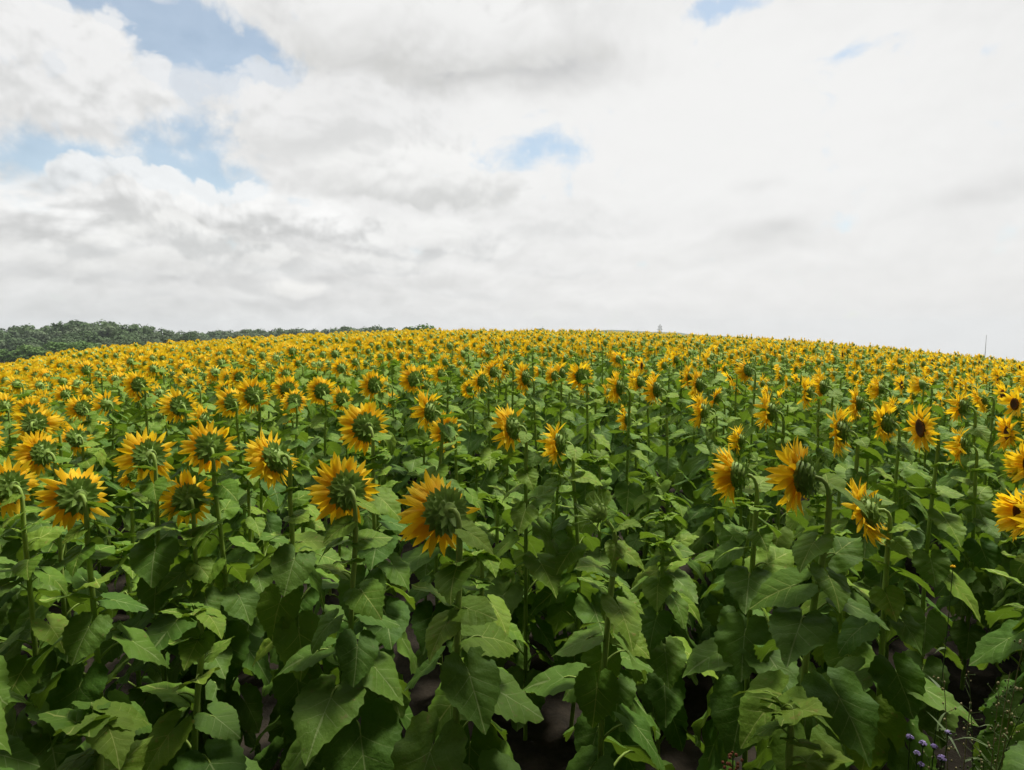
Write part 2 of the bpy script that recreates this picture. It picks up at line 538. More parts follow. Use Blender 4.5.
def leaf_blade(rng, rings, nt, fold, curl, wave, wid=0.93, asym=0.0):
    """heart-shaped toothed blade: attachment at the origin, tip at +X, upper side +Z"""
    half = nt // 2
    th = np.concatenate([-np.linspace(1, 0, half, endpoint=False) ** 1.25 * 180, np.linspace(0, 1, half + 1) ** 1.25 * 180])[:-1]
    r = np.interp(np.abs(th), TH, RR)
    r = r * (1 + rng.normal(0, .012, len(r)))
    if nt >= 24:
        tooth = np.where(np.arange(len(r)) % 2 == 0, 1.03, 0.965)
        tooth[np.abs(th) < 4] = 1.0
    else:
        tooth = np.ones(len(r))
    V, A = [(0, 0, 0)], [(0, 0, 0)]
    ph = rng.uniform(0, 6.28, 4)
    for f in rings:
        rr = r * f * (tooth if f == 1 else 1)
        x, y = rr * np.cos(np.radians(th)), rr * np.sin(np.radians(th)) * wid
        for k in range(len(th)):
            V.append((x[k], y[k], 0)); A.append((x[k], y[k], 0))
    V = np.array(V, float)
    x, y = V[:, 0].copy(), V[:, 1].copy()
    rad = np.hypot(x, y)
    z = fold * np.abs(y) - 0.75 * fold * y * y * 2.0 + wave * rad * np.sin(9 * x + 5 * np.abs(y) + ph[0]) * np.sign(y) * .6 \
        + wave * rad ** 2 * np.sin(np.arctan2(y, x) * 5 + ph[1]) + wave * .5 * np.sin(14 * x + ph[2]) * np.cos(11 * y + ph[3]) * rad
    z += asym * y * np.abs(x)
    # roll the blade down along its length
    k = curl if abs(curl) > 1e-3 else 1e-3
    X = np.sin(k * x) / k - z * np.sin(k * x)
    Z = -(1 - np.cos(k * x)) / k + z * np.cos(k * x)
    V = np.stack([X, y, Z], 1)
    n = len(th)
    T = [(0, 1 + k_, 1 + (k_ + 1) % n) for k_ in range(n) if k_ != n - 1]
    Q = []
    for i in range(len(rings) - 1):
        b0, b1 = 1 + i * n, 1 + (i + 1) * n
        Q += [(b0 + k_, b1 + k_, b1 + (k_ + 1) % n, b0 + (k_ + 1) % n) for k_ in range(n - 1)]
    return G(V, Q, T, LEAF, A)


def leaf(rng, lod, pitch, lenp, rise):
    """petiole from the stem plus blade; blade length 1"""
    rings, nt, seg, sides = {0: ((.3, .58, .82, 1.0), 44, 7, 6), 1: ((.5, 1.0), 16, 4, 4), 2: ((1.0,), 8, 2, 3)}[lod]
    b = leaf_blade(rng, rings, nt, rng.uniform(.0, .22), rng.uniform(.1, .65), rng.uniform(.04, .12), rng.uniform(.88, 1.04), rng.uniform(-.25, .25))
    end = np.array([lenp * .95, rng.uniform(-.06, .06), lenp * rise])
    pts = bezier((0, 0, 0), (lenp * .35, 0, lenp * (rise * .8 + .15)), (lenp * .72, 0, lenp * (rise + .17)), end, seg)
    p = tube(pts, np.linspace(.027, .015, seg), sides)
    b = xf(b, Tr(*end) @ Rz(rng.uniform(-.35, .35)) @ Ry(pitch) @ Rx(rng.uniform(-.35, .35)))
    if lod == 2:
        return b
    return join([b, p])


def petal(rng, lod, L, wd, open_, bend, twist):
    """ray petal: starts at the rim, points outwards along +X, face up +Z"""
    if lod == 0:
        n, c = 6, np.array([-1, 0, 1.0])
    elif lod == 1:
        n, c = 4, np.array([-1, 1.0])
    else:
        V = [(0, -.3 * wd, 0), (L * .5, -wd * .62, .003), (L, 0, -bend * L * .4), (L * .5, wd * .62, .003)]
        g = G(V, [(0, 1, 2, 3)], None, PETAL, [(0, 0, 0), (0, .5, 0), (.5, 1, 0), (1, .5, 0)])
        return xf(g, Tr(.046, 0, 0) @ Ry(-open_) @ Rx(twist))
    s = np.linspace(0, 1, n)
    w = wd * .5 * np.interp(s, [0, .2, .5, .75, .9, 1], [.5, .85, 1, .8, .42, .06])
    V, A = [], []
    for i in range(n):
        for cc in c:
            y = w[i] * cc
            z = (abs(cc) * w[i] * .45 if lod == 0 else 0) - bend * L * s[i] ** 2 * .5
            V.append((L * s[i], y + twist * .01 * s[i], z)); A.append((cc * .5 + .5, s[i], 0))
    k = len(c)
    Q = [(i * k + j, (i + 1) * k + j, (i + 1) * k + j + 1, i * k + j + 1) for i in range(n - 1) for j in range(k - 1)]
    g = G(V, Q, None, PETAL, A)
    return xf(g, Tr(.050, 0, .0) @ Ry(-open_) @ Rx(twist))


def bract(rng, lod, L, wd, out_):
    n = 4 if lod == 0 else 3
    s = np.linspace(0, 1, n)
    w = wd * .5 * np.interp(s, [0, .3, .6, 1], [.8, 1, .6, .04])
    V = []
    for i in range(n):
        for cc in ((-1, 0, 1) if lod == 0 else (-1, 1)):
            V.append((L * s[i], w[i] * cc, -abs(cc) * w[i] * .35 - .25 * L * s[i] ** 2))
    k = 3 if lod == 0 else 2
    Q = [(i * k + j, (i + 1) * k + j, (i + 1) * k + j + 1, i * k + j + 1) for i in range(n - 1) for j in range(k - 1)]
    return G(V, Q, None, BRACT, None)


def head_parts(seed, lod, kind='open'):
    """flower head, face normal +Z, disc in the XY plane; stem joins at (0,0,-0.045)"""
    rng = np.random.default_rng(seed)
    out = {}
    seg = {0: 24, 1: 12, 2: 8}[lod]
    if kind == 'bud':
        out['flower_head'] = lathe([(.012, -.05), (.03, -.042), (.044, -.022), (.046, 0), (.036, .018), (.018, .026)], seg, RECEPT)
        bs = []
        for row, (r0, z0, nn, L, o) in enumerate(((.030, -.04, 11, .055, .0), (.040, -.026, 13, .065, -.75), (.045, -.008, 14, .07, -1.05), (.042, .008, 12, .06, -1.25))):
            for k in range(nn):
                b = bract(rng, lod, L * rng.uniform(.7, 1.25), rng.uniform(.011, .017), 0)
                bs.append(xf(b, Rz(2 * math.pi * (k + rng.uniform(-.3, .3) + row * .5) / nn) @ Tr(r0, 0, z0) @ Ry(o + rng.uniform(-.35, .35))))
        out['green_bracts'] = join(bs)
        return out
    prof = [(.011, -.048), (.020, -.045), (.035, -.036), (.047, -.022), (.053, -.006), (.052, .004)]
    out['flower_head'] = lathe(prof if lod < 2 else prof[::2] + [prof[-1]], seg, RECEPT)
    dp = [(.0515, .0045), (.043, .009), (.029, .010), (.013, .007)]
    out['seed_disc'] = lathe(dp if lod < 2 else dp[::2], seg, DISC, [1, .75, .5, .2] if lod < 2 else [1, .5])
    ps = []
    opn = {'open': .0, 'half': .45, 'reflexed': -.4, 'ragged': .1}[kind]
    rows = {0: ((0, 28), (1, 27)), 1: ((0, 18), (1, 17)), 2: ((0, 16),)}[lod]
    gap0 = rng.uniform(0, 6.28)
    for row, nn in rows:
        for k in range(nn):
            if rng.random() < (.07 if kind != 'ragged' else .13 + .3 * (math.cos(2 * math.pi * k / nn - gap0) > .45)):
                continue
            a = 2 * math.pi * (k + rng.uniform(-.28, .28) + row * .5) / nn
            L = rng.uniform(.072, .098) * (1 if row == 0 else .92)
            o = opn + rng.normal(.46 if row == 0 else .22, .24 if kind != 'ragged' else .42)
            wd = rng.uniform(.019, .029) * {0: 1, 1: 1.25, 2: 1.9}[lod]
            ps.append(xf(petal(rng, lod, L, wd, o, rng.normal(.12, .5), rng.normal(0, .35)), Rz(a), rng.uniform(-.25, .25)))
    out['ray_petals'] = join(ps)
    if lod < 2:
        bs = []
        rws = ((.023, -.043, 9, .038, .25), (.035, -.034, 13, .040, .0), (.046, -.02, 16, .032, -.12), (.050, -.006, 18, .026, -.05)) if lod == 0 else ((.035, -.032, 9, .040, .05), (.047, -.014, 12, .032, -.1))
        for row, (r0, z0, nn, L, o) in enumerate(rws):
            for k in range(nn):
                b = bract(rng, lod, L * rng.uniform(.75, 1.2), rng.uniform(.018, .027), 0)
                bs.append(xf(b, Rz(2 * math.pi * (k + rng.uniform(-.25, .25) + row * .5) / nn) @ Tr(r0, 0, z0 - .002) @ Ry(o + rng.uniform(-.25, .3))))
        out['green_bracts'] = join(bs)
    return out


def young_lit(g, zone, k):
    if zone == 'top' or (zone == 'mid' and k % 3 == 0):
        g['qm'] = np.where(g['qm'] == LEAF, YOUNG_LIT, g['qm'])
        g['tm'] = np.where(g['tm'] == LEAF, YOUNG_LIT, g['tm'])
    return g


# pools shared by all plants ------------------------------------------------
rngp = np.random.default_rng(11)
POOL = {}
for lod in (0, 1, 2):
    for zone, (p0, p1, n) in {'low': (34, 78, 8), 'mid': (14, 62, 9), 'top': (-30, 38, 7)}.items():
        POOL[lod, zone] = [young_lit(leaf(rngp, lod, R_(rngp.uniform(p0, p1)), rngp.uniform(.55, .85) if zone != 'top' else rngp.uniform(.3, .6), rngp.uniform(.25, .75)), zone, k_) for k_ in range(n)]
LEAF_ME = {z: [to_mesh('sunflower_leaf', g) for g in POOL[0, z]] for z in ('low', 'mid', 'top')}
KINDS = ['open', 'ragged', 'reflexed', 'open', 'half', 'open', 'ragged', 'open']
HEADS0 = [head_parts(50 + i, 0, k) for i, k in enumerate(KINDS)]
HEADS1 = [head_parts(80 + i, 1, k) for i, k in enumerate(KINDS)]
HEADS2 = [head_parts(100 + i, 2, k) for i, k in enumerate(KINDS)]
BUDS0 = [head_parts(140 + i, 0, 'bud') for i in range(3)]
HEAD_ME0 = [{k: to_mesh(k, g) for k, g in h.items()} for h in HEADS0]
HEAD_ME1 = [{k: to_mesh(k, g) for k, g in h.items()} for h in HEADS1]
BUD_ME0 = [{k: to_mesh(k, g) for k, g in h.items()} for h in BUDS0]


def plan(rng, Hc, pitch, nleaf=19, size=1.0, pull=None, top=0.97):
    """a plant facing +X: stem centre line, head frame, list of leaves (height, azimuth, size, zone, index, offset)"""
    n = np.array([math.cos(pitch), 0, math.sin(pitch)])
    hc = np.array([.085 * math.cos(pitch), 0, Hc])
    bc = hc - n * .045
    l1, l2 = rng.normal(0, .03, 2)
    low = bezier((0, 0, 0), (l1, l2, Hc * .3), (l1, l2, Hc * .6), (0, 0, Hc - .17), 9)
    nod = max(0, -pitch)
    up = bezier((0, 0, Hc - .17), (-.004, 0, Hc - .07 + .10 * nod), bc - n * (.05 + .03 * nod), bc, 8)
    line = np.vstack([low, up[1:]])
    leaves = []
    a0 = rng.uniform(0, 6.28)
    hs = np.linspace(.09, top, nleaf) ** .82 + rng.normal(0, .012, nleaf)
    for k, h in enumerate(hs):
        s = np.interp(h, [0, .15, .4, .6, .78, .9, 1], [.16, .195, .205, .175, .14, .11, .09]) * rng.uniform(.78, 1.18) * size
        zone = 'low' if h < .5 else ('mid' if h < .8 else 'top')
        a = a0 + k * 2.4 + rng.normal(0, .3)
        if pull is not None:
            dlt = (pull - a + math.pi) % (2 * math.pi) - math.pi
            a += dlt * .25
        z = h * (Hc - .10)
        x = np.interp(z, low[:, 2], low[:, 0]); y = np.interp(z, low[:, 2], low[:, 1])
        leaves.append((x, y, z, a, s, zone, int(rng.integers(0, len(POOL[0, zone])))))
    for k in range(2):       # two small leaves on the neck, behind the head
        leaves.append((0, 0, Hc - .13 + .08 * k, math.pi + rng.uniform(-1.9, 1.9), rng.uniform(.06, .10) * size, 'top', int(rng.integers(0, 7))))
    return line, n, hc, leaves


def head_matrix(hc, pitch, spin, s):
    return Tr(*hc) @ Ry(math.pi / 2 - pitch) @ Rz(spin) @ Sc(s)


def put(name, me, parent=None, M=None):
    o = bpy.data.objects.new(name, me)
    COL.objects.link(o)
    if parent is not None:
        o.parent = parent
    if M is not None:
        o.matrix_basis = Matrix([list(r) for r in M])
    return o


def tag(o, label=None, cat=None, group=None, kind=None):
    if label: o['label'] = label
    if cat: o['category'] = cat
    if group: o['group'] = group
    if kind: o['kind'] = kind
    return o


# ------------------------------------------------------------------ terrain
RIDGE = [(-60, 372), (0, 366), (50, 357), (100, 349), (200, 343), (300, 336), (430, 331), (600, 332), (700, 336), (800, 341), (900, 350), (1024, 362), (1090, 371)]
_az = np.array([math.degrees(az_el(*p)[0]) for p in RIDGE])
_E = np.array([math.tan(az_el(*p)[1]) for p in RIDGE])
GAP, RID = 0.43, 36.0


def ground(x, y):
    x = np.asarray(x, float); y = np.asarray(y, float)
    r = np.hypot(x, y)
    a = np.degrees(np.arctan2(x, y))
    E = np.interp(a, _az, _E)
    front = np.clip((100 - np.abs(a)) / 50, 0, 1)
    aa = (E + 2 * GAP / RID) * front
    b = -GAP / RID ** 2
    rr = np.minimum(r, 44)
    h = aa * rr + b * rr * rr
    # beyond the crest the hill falls away into the valley
    far = np.interp(a, [-60, -20, 0, 20, 60], [-.036, -.034, -.05, -.06, -.062])
    q = np.maximum(r - 44, 0)
    s0 = aa + 2 * b * 44
    t = np.clip(q / 40, 0, 1)
    h = h + np.where(q < 40, s0 * q + (far - s0) * q * t / 2, s0 * 20 + far * (q - 20))
    return h


ang = np.radians(np.arange(0, 360, 2.0))
rad = np.concatenate([np.arange(.4, 12, .5), np.arange(12, 60, 2), 60 * 1.12 ** np.arange(0, 32)])
gx = np.outer(rad, np.sin(ang)); gy = np.outer(rad, np.cos(ang))
rs = np.random.default_rng(3)
gz = ground(gx, gy) + np.where(rad[:, None] < 12, rs.normal(0, .012, gx.shape), 0)
gv = np.vstack([np.stack([gx.ravel(), gy.ravel(), gz.ravel()], 1), [[0, 0, 0]]])
na = len(ang)
gq = [(i * na + (k + 1) % na, i * na + k, (i + 1) * na + k, (i + 1) * na + (k + 1) % na) for i in range(len(rad) - 1) for k in range(na)]
gt = [(len(gv) - 1, k, (k + 1) % na) for k in range(na)]
gt = [(a, c, b) for a, b, c in gt]
mg, t, o = new_mat('field_soil_and_meadow')
geo = t.node('ShaderNodeNewGeometry')
px, py, pz = t.sep(geo.outputs['Position'])
rr_ = t.m('SQRT', t.m('ADD', t.m('MULTIPLY', px, px), t.m('MULTIPLY', py, py)))
n1 = t.noise(geo.outputs['Position'], 6.0, 6, .65)
n2 = t.noise(geo.outputs['Position'], .05, 4)
soil = t.mix(t.smooth(n1, .3, .7), (0.014, 0.012, 0.009), (0.036, 0.029, 0.021))
mead = t.mix(t.smooth(n2, .3, .7), (0.055, 0.115, 0.022), (0.10, 0.16, 0.035))
surface(t, o, t.mix(t.smooth(rr_, 62, 66), soil, mead), .95, .1, None, None, n1, .6, .05)
go = put('ground', to_mesh('ground', G(gv, gq, gt, 0), [mg]))
tag(go, kind='structure')

# ------------------------------------------------------------------ sunflowers
FACE_AZ = -53.0
# (x, y, head radius in pixels, angle between view and facing: 0 back view, 90 side view, >90 front; nod, label)
HEROES = [
    (76, 496, 33, 18, -12, 'large sunflower with dark shaded back and orange lower petals at the left'),
    (147, 456, 27, 20, -18, 'sunflower with dark arched back, standing above the small half-opened one'),
    (210, 447, 26, 8, -2, 'round full-backed sunflower on a straight stem, right of the dark arched one'),
    (187, 499, 26, 15, -14, 'sunflower with fan of upper petals, below the round full-backed one'),
    (40, 453, 23, 42, -5, 'left-turned sunflower above the large dark-backed one at the left edge'),
    (8, 487, 28, 30, -8, 'sunflower cut off by the left edge of the picture'),
    (133, 474, 15, 40, -6, 'small sunflower tucked just under the dark arched one'),
    (143, 391, 14, 30, 0, None), (81, 408, 14, 35, 0, None), (106, 404, 14, 35, -5, None), (30, 412, 15, 12, -5, None), (5, 406, 13, 15, 0, None),
    (179, 406, 18, 25, -10, None), (98, 428, 12, 10, -20, None), (202, 420, 16, 60, 10, None), (233, 402, 17, 15, -5, None), (253, 395, 18, 25, 0, None),
    (272, 459, 29, 50, -22, 'sunflower nodding to the left on a hooked neck, above the broad leaf'),
    (345, 490, 34, 22, -10, 'large sunflower seen from behind with leaves over its back, left of the biggest head'),
    (365, 427, 26, 22, -6, 'round sunflower seen from behind, above the large leafy-backed one'),
    (440, 512, 43, 36, -20, 'biggest sunflower head, turned left with a leaf over its back'),
    (428, 411, 21, 66, 0, 'left-facing sunflower touching a smaller leafy one, above the biggest head'),
    (447, 432, 19, 40, 0, 'small leafy sunflower just right of a left-facing one, above the biggest head'),
    (321, 391, 15, 22, 0, None), (290, 415, 12, 60, -5, None), (373, 385, 15, 40, 0, None), (341, 399, 13, 30, 0, None), (414, 379, 15, 30, 0, None),
    (392, 400, 10, 30, 0, None), (424, 386, 12, 65, 0, None), (341, 368, 11, 30, 0, None), (286, 374, 11, 25, 0, None), (229, 379, 11, 25, 0, None),
    (511, 427, 24, 52, -10, 'sunflower with ragged petals turned left, right of centre stems'),
    (557, 443, 23, 72, -6, 'narrow side-on sunflower on a bent neck, right of the ragged one'),
    (524, 400, 9, 70, 0, None), (626, 419, 14, 70, 0, 'small side-on sunflower alone among green leaves right of the centre'),
    (581, 376, 15, 35, 0, None), (561, 373, 12, 60, 0, None), (524, 377, 15, 60, 0, None), (504, 366, 13, 70, 0, None), (618, 387, 17, 68, 0, None), (633, 379, 11, 60, 0, None),
    (655, 389, 17, 66, 0, None), (698, 384, 15, 60, 0, None), (701, 411, 18, 80, 0, None), (620, 360, 9, 150, -5, 'sunflower with its brown face towards the camera, alone among turned backs'),
    (642, 366, 9, 110, 0, None),
    (734, 474, 30, 70, -4, 'tall side-on sunflower with a second head touching its top'),
    (739, 440, 15, 76, 6, 'small sunflower touching the top of the tall side-on one'),
    (800, 476, 38, 62, -4, 'largest side-on sunflower with ragged petals on the right half'),
    (864, 512, 32, 68, -22, 'nodding sunflower split by a leaf across its petals, right of the largest side-on one'),
    (839, 431, 24, 68, -3, 'upright side-on sunflower above the largest side-on one'),
    (769, 411, 20, 70, 0, None), (857, 403, 17, 75, -3, None), (885, 423, 20, 55, -5, None), (895, 414, 15, 70, -5, None),
    (921, 428, 23, 116, -4, 'sunflower showing its brown disc at a slant, on the right half'),
    (960, 445, 20, 92, -3, 'thin edge-on sunflower right of the one with a slanted brown disc'),
    (941, 402, 12, 85, 0, None), (1008, 433, 18, 112, 0, 'sunflower with a slanted disc near the right edge, above the cut-off pair'), (1015, 404, 15, 125, 0, None),
    (1003, 394, 11, 115, 0, None), (985, 404, 14, 95, 0, None),
    (1022, 514, 27, 128, -5, 'large sunflower cut off by the right edge, lower of two'),
    (1020, 466, 18, 105, -5, 'sunflower cut off by the right edge, upper of two'),
    (806, 393, 17, 72, 0, None), (902, 385, 11, 105, 0, None), (967, 400, 10, 95, 0, None), (877, 385, 10, 95, 0, None), (779, 374, 9, 80, 0, None),
]
VAX = [-300, 0, 250, 400, 520, 600, 800, 900, 1024, 1300]
VAY = [10, 17, 24, 38, 60, 73, 79, 84, 99, 110]


def facing(x, y, rg, sig):
    q = proj((x, y, 1.6))
    px_ = q[0] if q is not None else (-300 if x < 0 else 1300)
    return math.degrees(math.atan2(x, y)) - float(np.interp(px_, VAX, VAY)) + rg.normal(0, sig)


R_HEAD = 0.122
rng = np.random.default_rng(5)
PLANTS = []      # every individual plant: base x, y, face azimuth (deg), head height, pitch, scale, kind, label


def add_plant(x, y, faz, hc, pitch, s, kind, label=None, va=None):
    PLANTS.append(dict(x=x, y=y, faz=faz, hc=hc, pitch=pitch, s=s, kind=kind, label=label))


for (x, y, rp, va, nod, lab) in HEROES:
    if x > 500 and 50 < va < 95:
        va = min(va + 9, 95)
    dirv = pix_dir(x, y)
    rr = R_HEAD * (1 + rng.uniform(-.03, .03))
    dist = F_PX * rr / rp
    p = EYE + dirv * dist
    faz = math.degrees(math.atan2(dirv[0], dirv[1])) - va
    fx, fy = math.sin(R_(faz)), math.cos(R_(faz))
    bx, by = p[0] - .085 * fx, p[1] - .085 * fy
    hc = p[2] - float(ground(bx, by))
    # keep a believable plant height: slide along the sight line
    add_plant(bx, by, faz, hc, R_(nod), rr / .125, 'flower', lab)
HEIGHTS = [round(p['hc'], 2) for p in PLANTS]
print('hero heights', HEIGHTS)
print('hero dist', [round(math.hypot(p['x'], p['y']), 1) for p in PLANTS])

# one plant with a closed bud in front of the centre, and leafy plants between the heroes
LOWS = [(591, 512, 2.05, 'sunflower with a closed spiky green bud, in front of the centre right')]
for (x, y, dist, lab) in LOWS:
    p = EYE + pix_dir(x, y) * dist
    add_plant(p[0] + .08, p[1], -75, p[2] - float(ground(p[0], p[1])), R_(42), .78, 'bud', lab)


def free(x, y, dmin):
    for p in PLANTS:
        if (p['x'] - x) ** 2 + (p['y'] - y) ** 2 < dmin * dmin:
            return False
    return True


HALF = 43.0
pts = []
step = .43
for i in range(-30, 31):
    for j in range(0, 30):
        x = (i + .5 * (j % 2)) * step + rng.uniform(-.13, .13)
        y = j * step * .95 + rng.uniform(-.13, .13)
        r, a = math.hypot(x, y), math.degrees(math.atan2(x, y))
        lim = HALF + (14 if r < 3.2 else 3)
        if y > 0 and r > 1.62 and abs(a) < lim:
            pts.append((r, x, y, a))
pts.sort()
SKY_FREE = []
for r, x, y, a in pts:
    if len(PLANTS) >= 318:
        break
    if r < 4.6:
        if not free(x, y, .35 if r < 3.0 else .32):
            continue
        outside = abs(a) > 41
        q = proj((x, y, 1.0))
        if r < 2.6 and q is not None and 885 < q[0] < 1075:      # the weedy corner of the field has no sunflowers
            continue
        if outside:
            add_plant(x, y, facing(x, y, rng, 14), 1.62 + rng.normal(0, .05), R_(rng.normal(-6, 9)), rng.uniform(.85, 1.1), 'flower')
        else:
            add_plant(x, y, FACE_AZ + rng.normal(0, 25), rng.uniform(1.12, 1.38), R_(rng.uniform(45, 80)), rng.uniform(.5, .7), 'bud' if rng.random() < 0 else 'leafy')
    else:
        if not free(x, y, .34):
            continue
        add_plant(x, y, facing(x, y, rng, 13), min(1.80, 1.62 + rng.normal(0, .11)), R_(rng.normal(-5, 16)), rng.uniform(.62, 1.06), 'flower')
R_IND = max(math.hypot(p['x'], p['y']) for p in PLANTS)
print('plants', len(PLANTS), 'out to', round(R_IND, 2))

# ---- labels by landmark on the skyline, counted from the nearest plant
ORD = 'nearest second third fourth fifth sixth seventh eighth ninth tenth eleventh twelfth thirteenth fourteenth fifteenth sixteenth seventeenth eighteenth nineteenth twentieth'.split()
TENS = {20: 'twenty', 30: 'thirty', 40: 'forty'}


def ordinal(i):
    if i < 20:
        return ORD[i]
    n = i + 1
    return TENS[n // 10 * 10] + '-' + ['', 'first', 'second', 'third', 'fourth', 'fifth', 'sixth', 'seventh', 'eighth', 'ninth'][n % 10] if n % 10 else {30: 'thirtieth', 40: 'fortieth', 50: 'fiftieth'}[n]


MARKS = [(45, 'below the left end of the wood'), (95, 'below the top of the humped wood'), (140, 'below the right slope of the humped wood'), (195, 'below the dip beside the humped wood'),
         (250, 'below the left half of the low tree line'), (305, 'below the middle of the low tree line'), (350, 'below the right half of the low tree line'), (398, 'below the faint end of the tree line'),
         (440, 'below the lone round tree'), (490, 'just right of the lone round tree'), (545, 'midway between round tree and grey hill'), (585, 'below the left slope of the grey hill'),
         (635, 'below the top of the grey hill'), (690, 'below the lattice tower'), (745, 'just right of the lattice tower'), (800, 'in the wider gap right of the lattice tower'),
         (850, 'midway between lattice tower and thin mast'), (905, 'past midway from lattice tower to thin mast'), (955, 'just left of the thin mast'), (1000, 'below the thin mast'), (1e9, 'right of the thin mast')]
bins = {}
for i, p in enumerate(PLANTS):
    z0 = float(ground(p['x'], p['y']))
    fx, fy = math.sin(R_(p['faz'])), math.cos(R_(p['faz']))
    p['z'] = z0
    p['head'] = (p['x'] + .1 * fx, p['y'] + .1 * fy, z0 + p['hc'])
    px_ = proj(p['head'])
    p['px'] = px_
    if p['label'] is None:
        if px_ is None or px_[0] < -20 or px_[0] > 1044:
            key = (p['kind'], 'outside the view on the left' if p['x'] < 0 else 'outside the view on the right')
        else:
            key = (p['kind'], next(n for lim, n in MARKS if px_[0] < lim))
        bins.setdefault(key, []).append(p)
for (kind, where), ps in bins.items():
    ps.sort(key=lambda p: math.hypot(p['x'], p['y']))
    for i, p in enumerate(ps):
        viewaz = math.degrees(math.atan2(p['head'][0], p['head'][1]))
        dv = abs((p['faz'] - viewaz + 180) % 360 - 180)
        look = 'seen from behind' if dv < 42 else ('turned half away' if dv < 68 else ('seen side-on' if dv < 98 else 'showing its brown face'))
        if kind == 'leafy':
            p['label'] = f'short leafy sunflower without head, {ordinal(i)} back {where}'
        elif kind == 'bud':
            p['label'] = f'short leafy sunflower in bud, {ordinal(i)} back {where}'
        else:
            p['label'] = f'sunflower {look}, {ordinal(i)} back {where}'
        p['label'] = p['label'].replace('nearest back', 'nearest one')

# ---- build the individuals
NEAR = 6.4
FOL = []          # foliage variants for plants whose leaves are too small to single out
for i in range(7):
    r_ = np.random.default_rng(300 + i)
    line, n, hc, lv = plan(r_, 1.64, R_(-5), 21, 1.0)
    FOL.append((to_mesh('foliage', join([xf(POOL[0, z][k], Tr(x, y, h) @ Rz(a) @ Sc(s), r_.uniform(-.3, .3)) for (x, y, h, a, s, z, k) in lv]))))
for i, p in enumerate(PLANTS):
    r_ = np.random.default_rng(1000 + i)
    dist = math.hypot(p['x'], p['y'])
    root = bpy.data.objects.new('sunflower', None)
    root.empty_display_size = .1
    COL.objects.link(root)
    rz = R_(90 - p['faz'])
    root.location = (p['x'], p['y'], p['z'])
    root.rotation_euler = (0, 0, rz)
    tag(root, p['label'], 'sunflower', 'sunflowers in the near field')
    pull = None
    if dist < 3.0:
        pull = math.atan2(-p['y'], -p['x']) - rz
    near = dist < NEAR
    bud = p['kind'] in ('bud', 'leafy')
    line, n, hc, lv = plan(r_, p['hc'], p['pitch'], 20 if not bud else 15, 1.0 if dist < 4 else .95, pull)
    sd_ = 8 if near else 6
    rads = np.interp(np.linspace(0, 1, len(line)), [0, .6, .85, 1], [.0112, .0095, .0068, .0078])
    put('stem', to_mesh('stem', tube(line, rads, sd_)), root)
    if near:
        if p['kind'] == 'leafy':
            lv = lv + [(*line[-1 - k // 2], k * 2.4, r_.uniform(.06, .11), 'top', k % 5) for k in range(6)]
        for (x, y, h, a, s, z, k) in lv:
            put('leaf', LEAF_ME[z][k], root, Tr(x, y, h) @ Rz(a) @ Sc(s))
    else:
        fz = (p['hc'] - .14) / (1.64 - .14)
        put('foliage', FOL[i % len(FOL)], root, Rz(r_.uniform(0, 6.28)) @ np.diag([1, 1, fz, 1]))
    hm = BUD_ME0[i % 3] if bud else (HEAD_ME0 if dist < 6.4 else HEAD_ME1)[int(r_.integers(0, len(KINDS)))]
    if p['kind'] == 'leafy':
        continue
    h = put('flower_head', hm['flower_head'], root, head_matrix(hc, p['pitch'], r_.uniform(0, 6.28), p['s']))
    for k in ('ray_petals', 'green_bracts', 'seed_disc'):
        if k in hm:
            put(k, hm[k], h)

# ---- the rest of the field to the crest, and the plants round and behind the camera: one mass
# ready plants of two levels of detail
FAR1, FAR2 = [], []
for i in range(14):
    r_ = np.random.default_rng(500 + i)
    pit = R_(r_.normal(-5, 15))
    line, n, hc, lv = plan(r_, 1.64, pit, 18, 1.0)
    hp = HEADS1[i % 8]
    gs = [tube(line[::2], .009, 4)]
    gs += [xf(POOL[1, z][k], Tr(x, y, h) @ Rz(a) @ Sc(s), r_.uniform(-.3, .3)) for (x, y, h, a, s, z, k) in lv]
    gs += [xf(g_, head_matrix(hc, pit, r_.uniform(0, 6.28), r_.uniform(.68, 1.1))) for g_ in hp.values()]
    FAR1.append(join(gs))
    gs = [tube(line[::4], .009, 3)]
    gs += [xf(POOL[2, z][k], Tr(x, y, h) @ Rz(a) @ Sc(s * 1.1), r_.uniform(-.3, .3)) for (x, y, h, a, s, z, k) in lv[6:]]
    gs += [xf(g_, head_matrix(hc, pit, r_.uniform(0, 6.28), r_.uniform(.8, 1.2))) for g_ in HEADS2[i % 8].values()]
    FAR2.append(join(gs))
mass = []
rngf = np.random.default_rng(77)
st = .44
npl = 0
px0 = np.array([(p['x'], p['y']) for p in PLANTS])
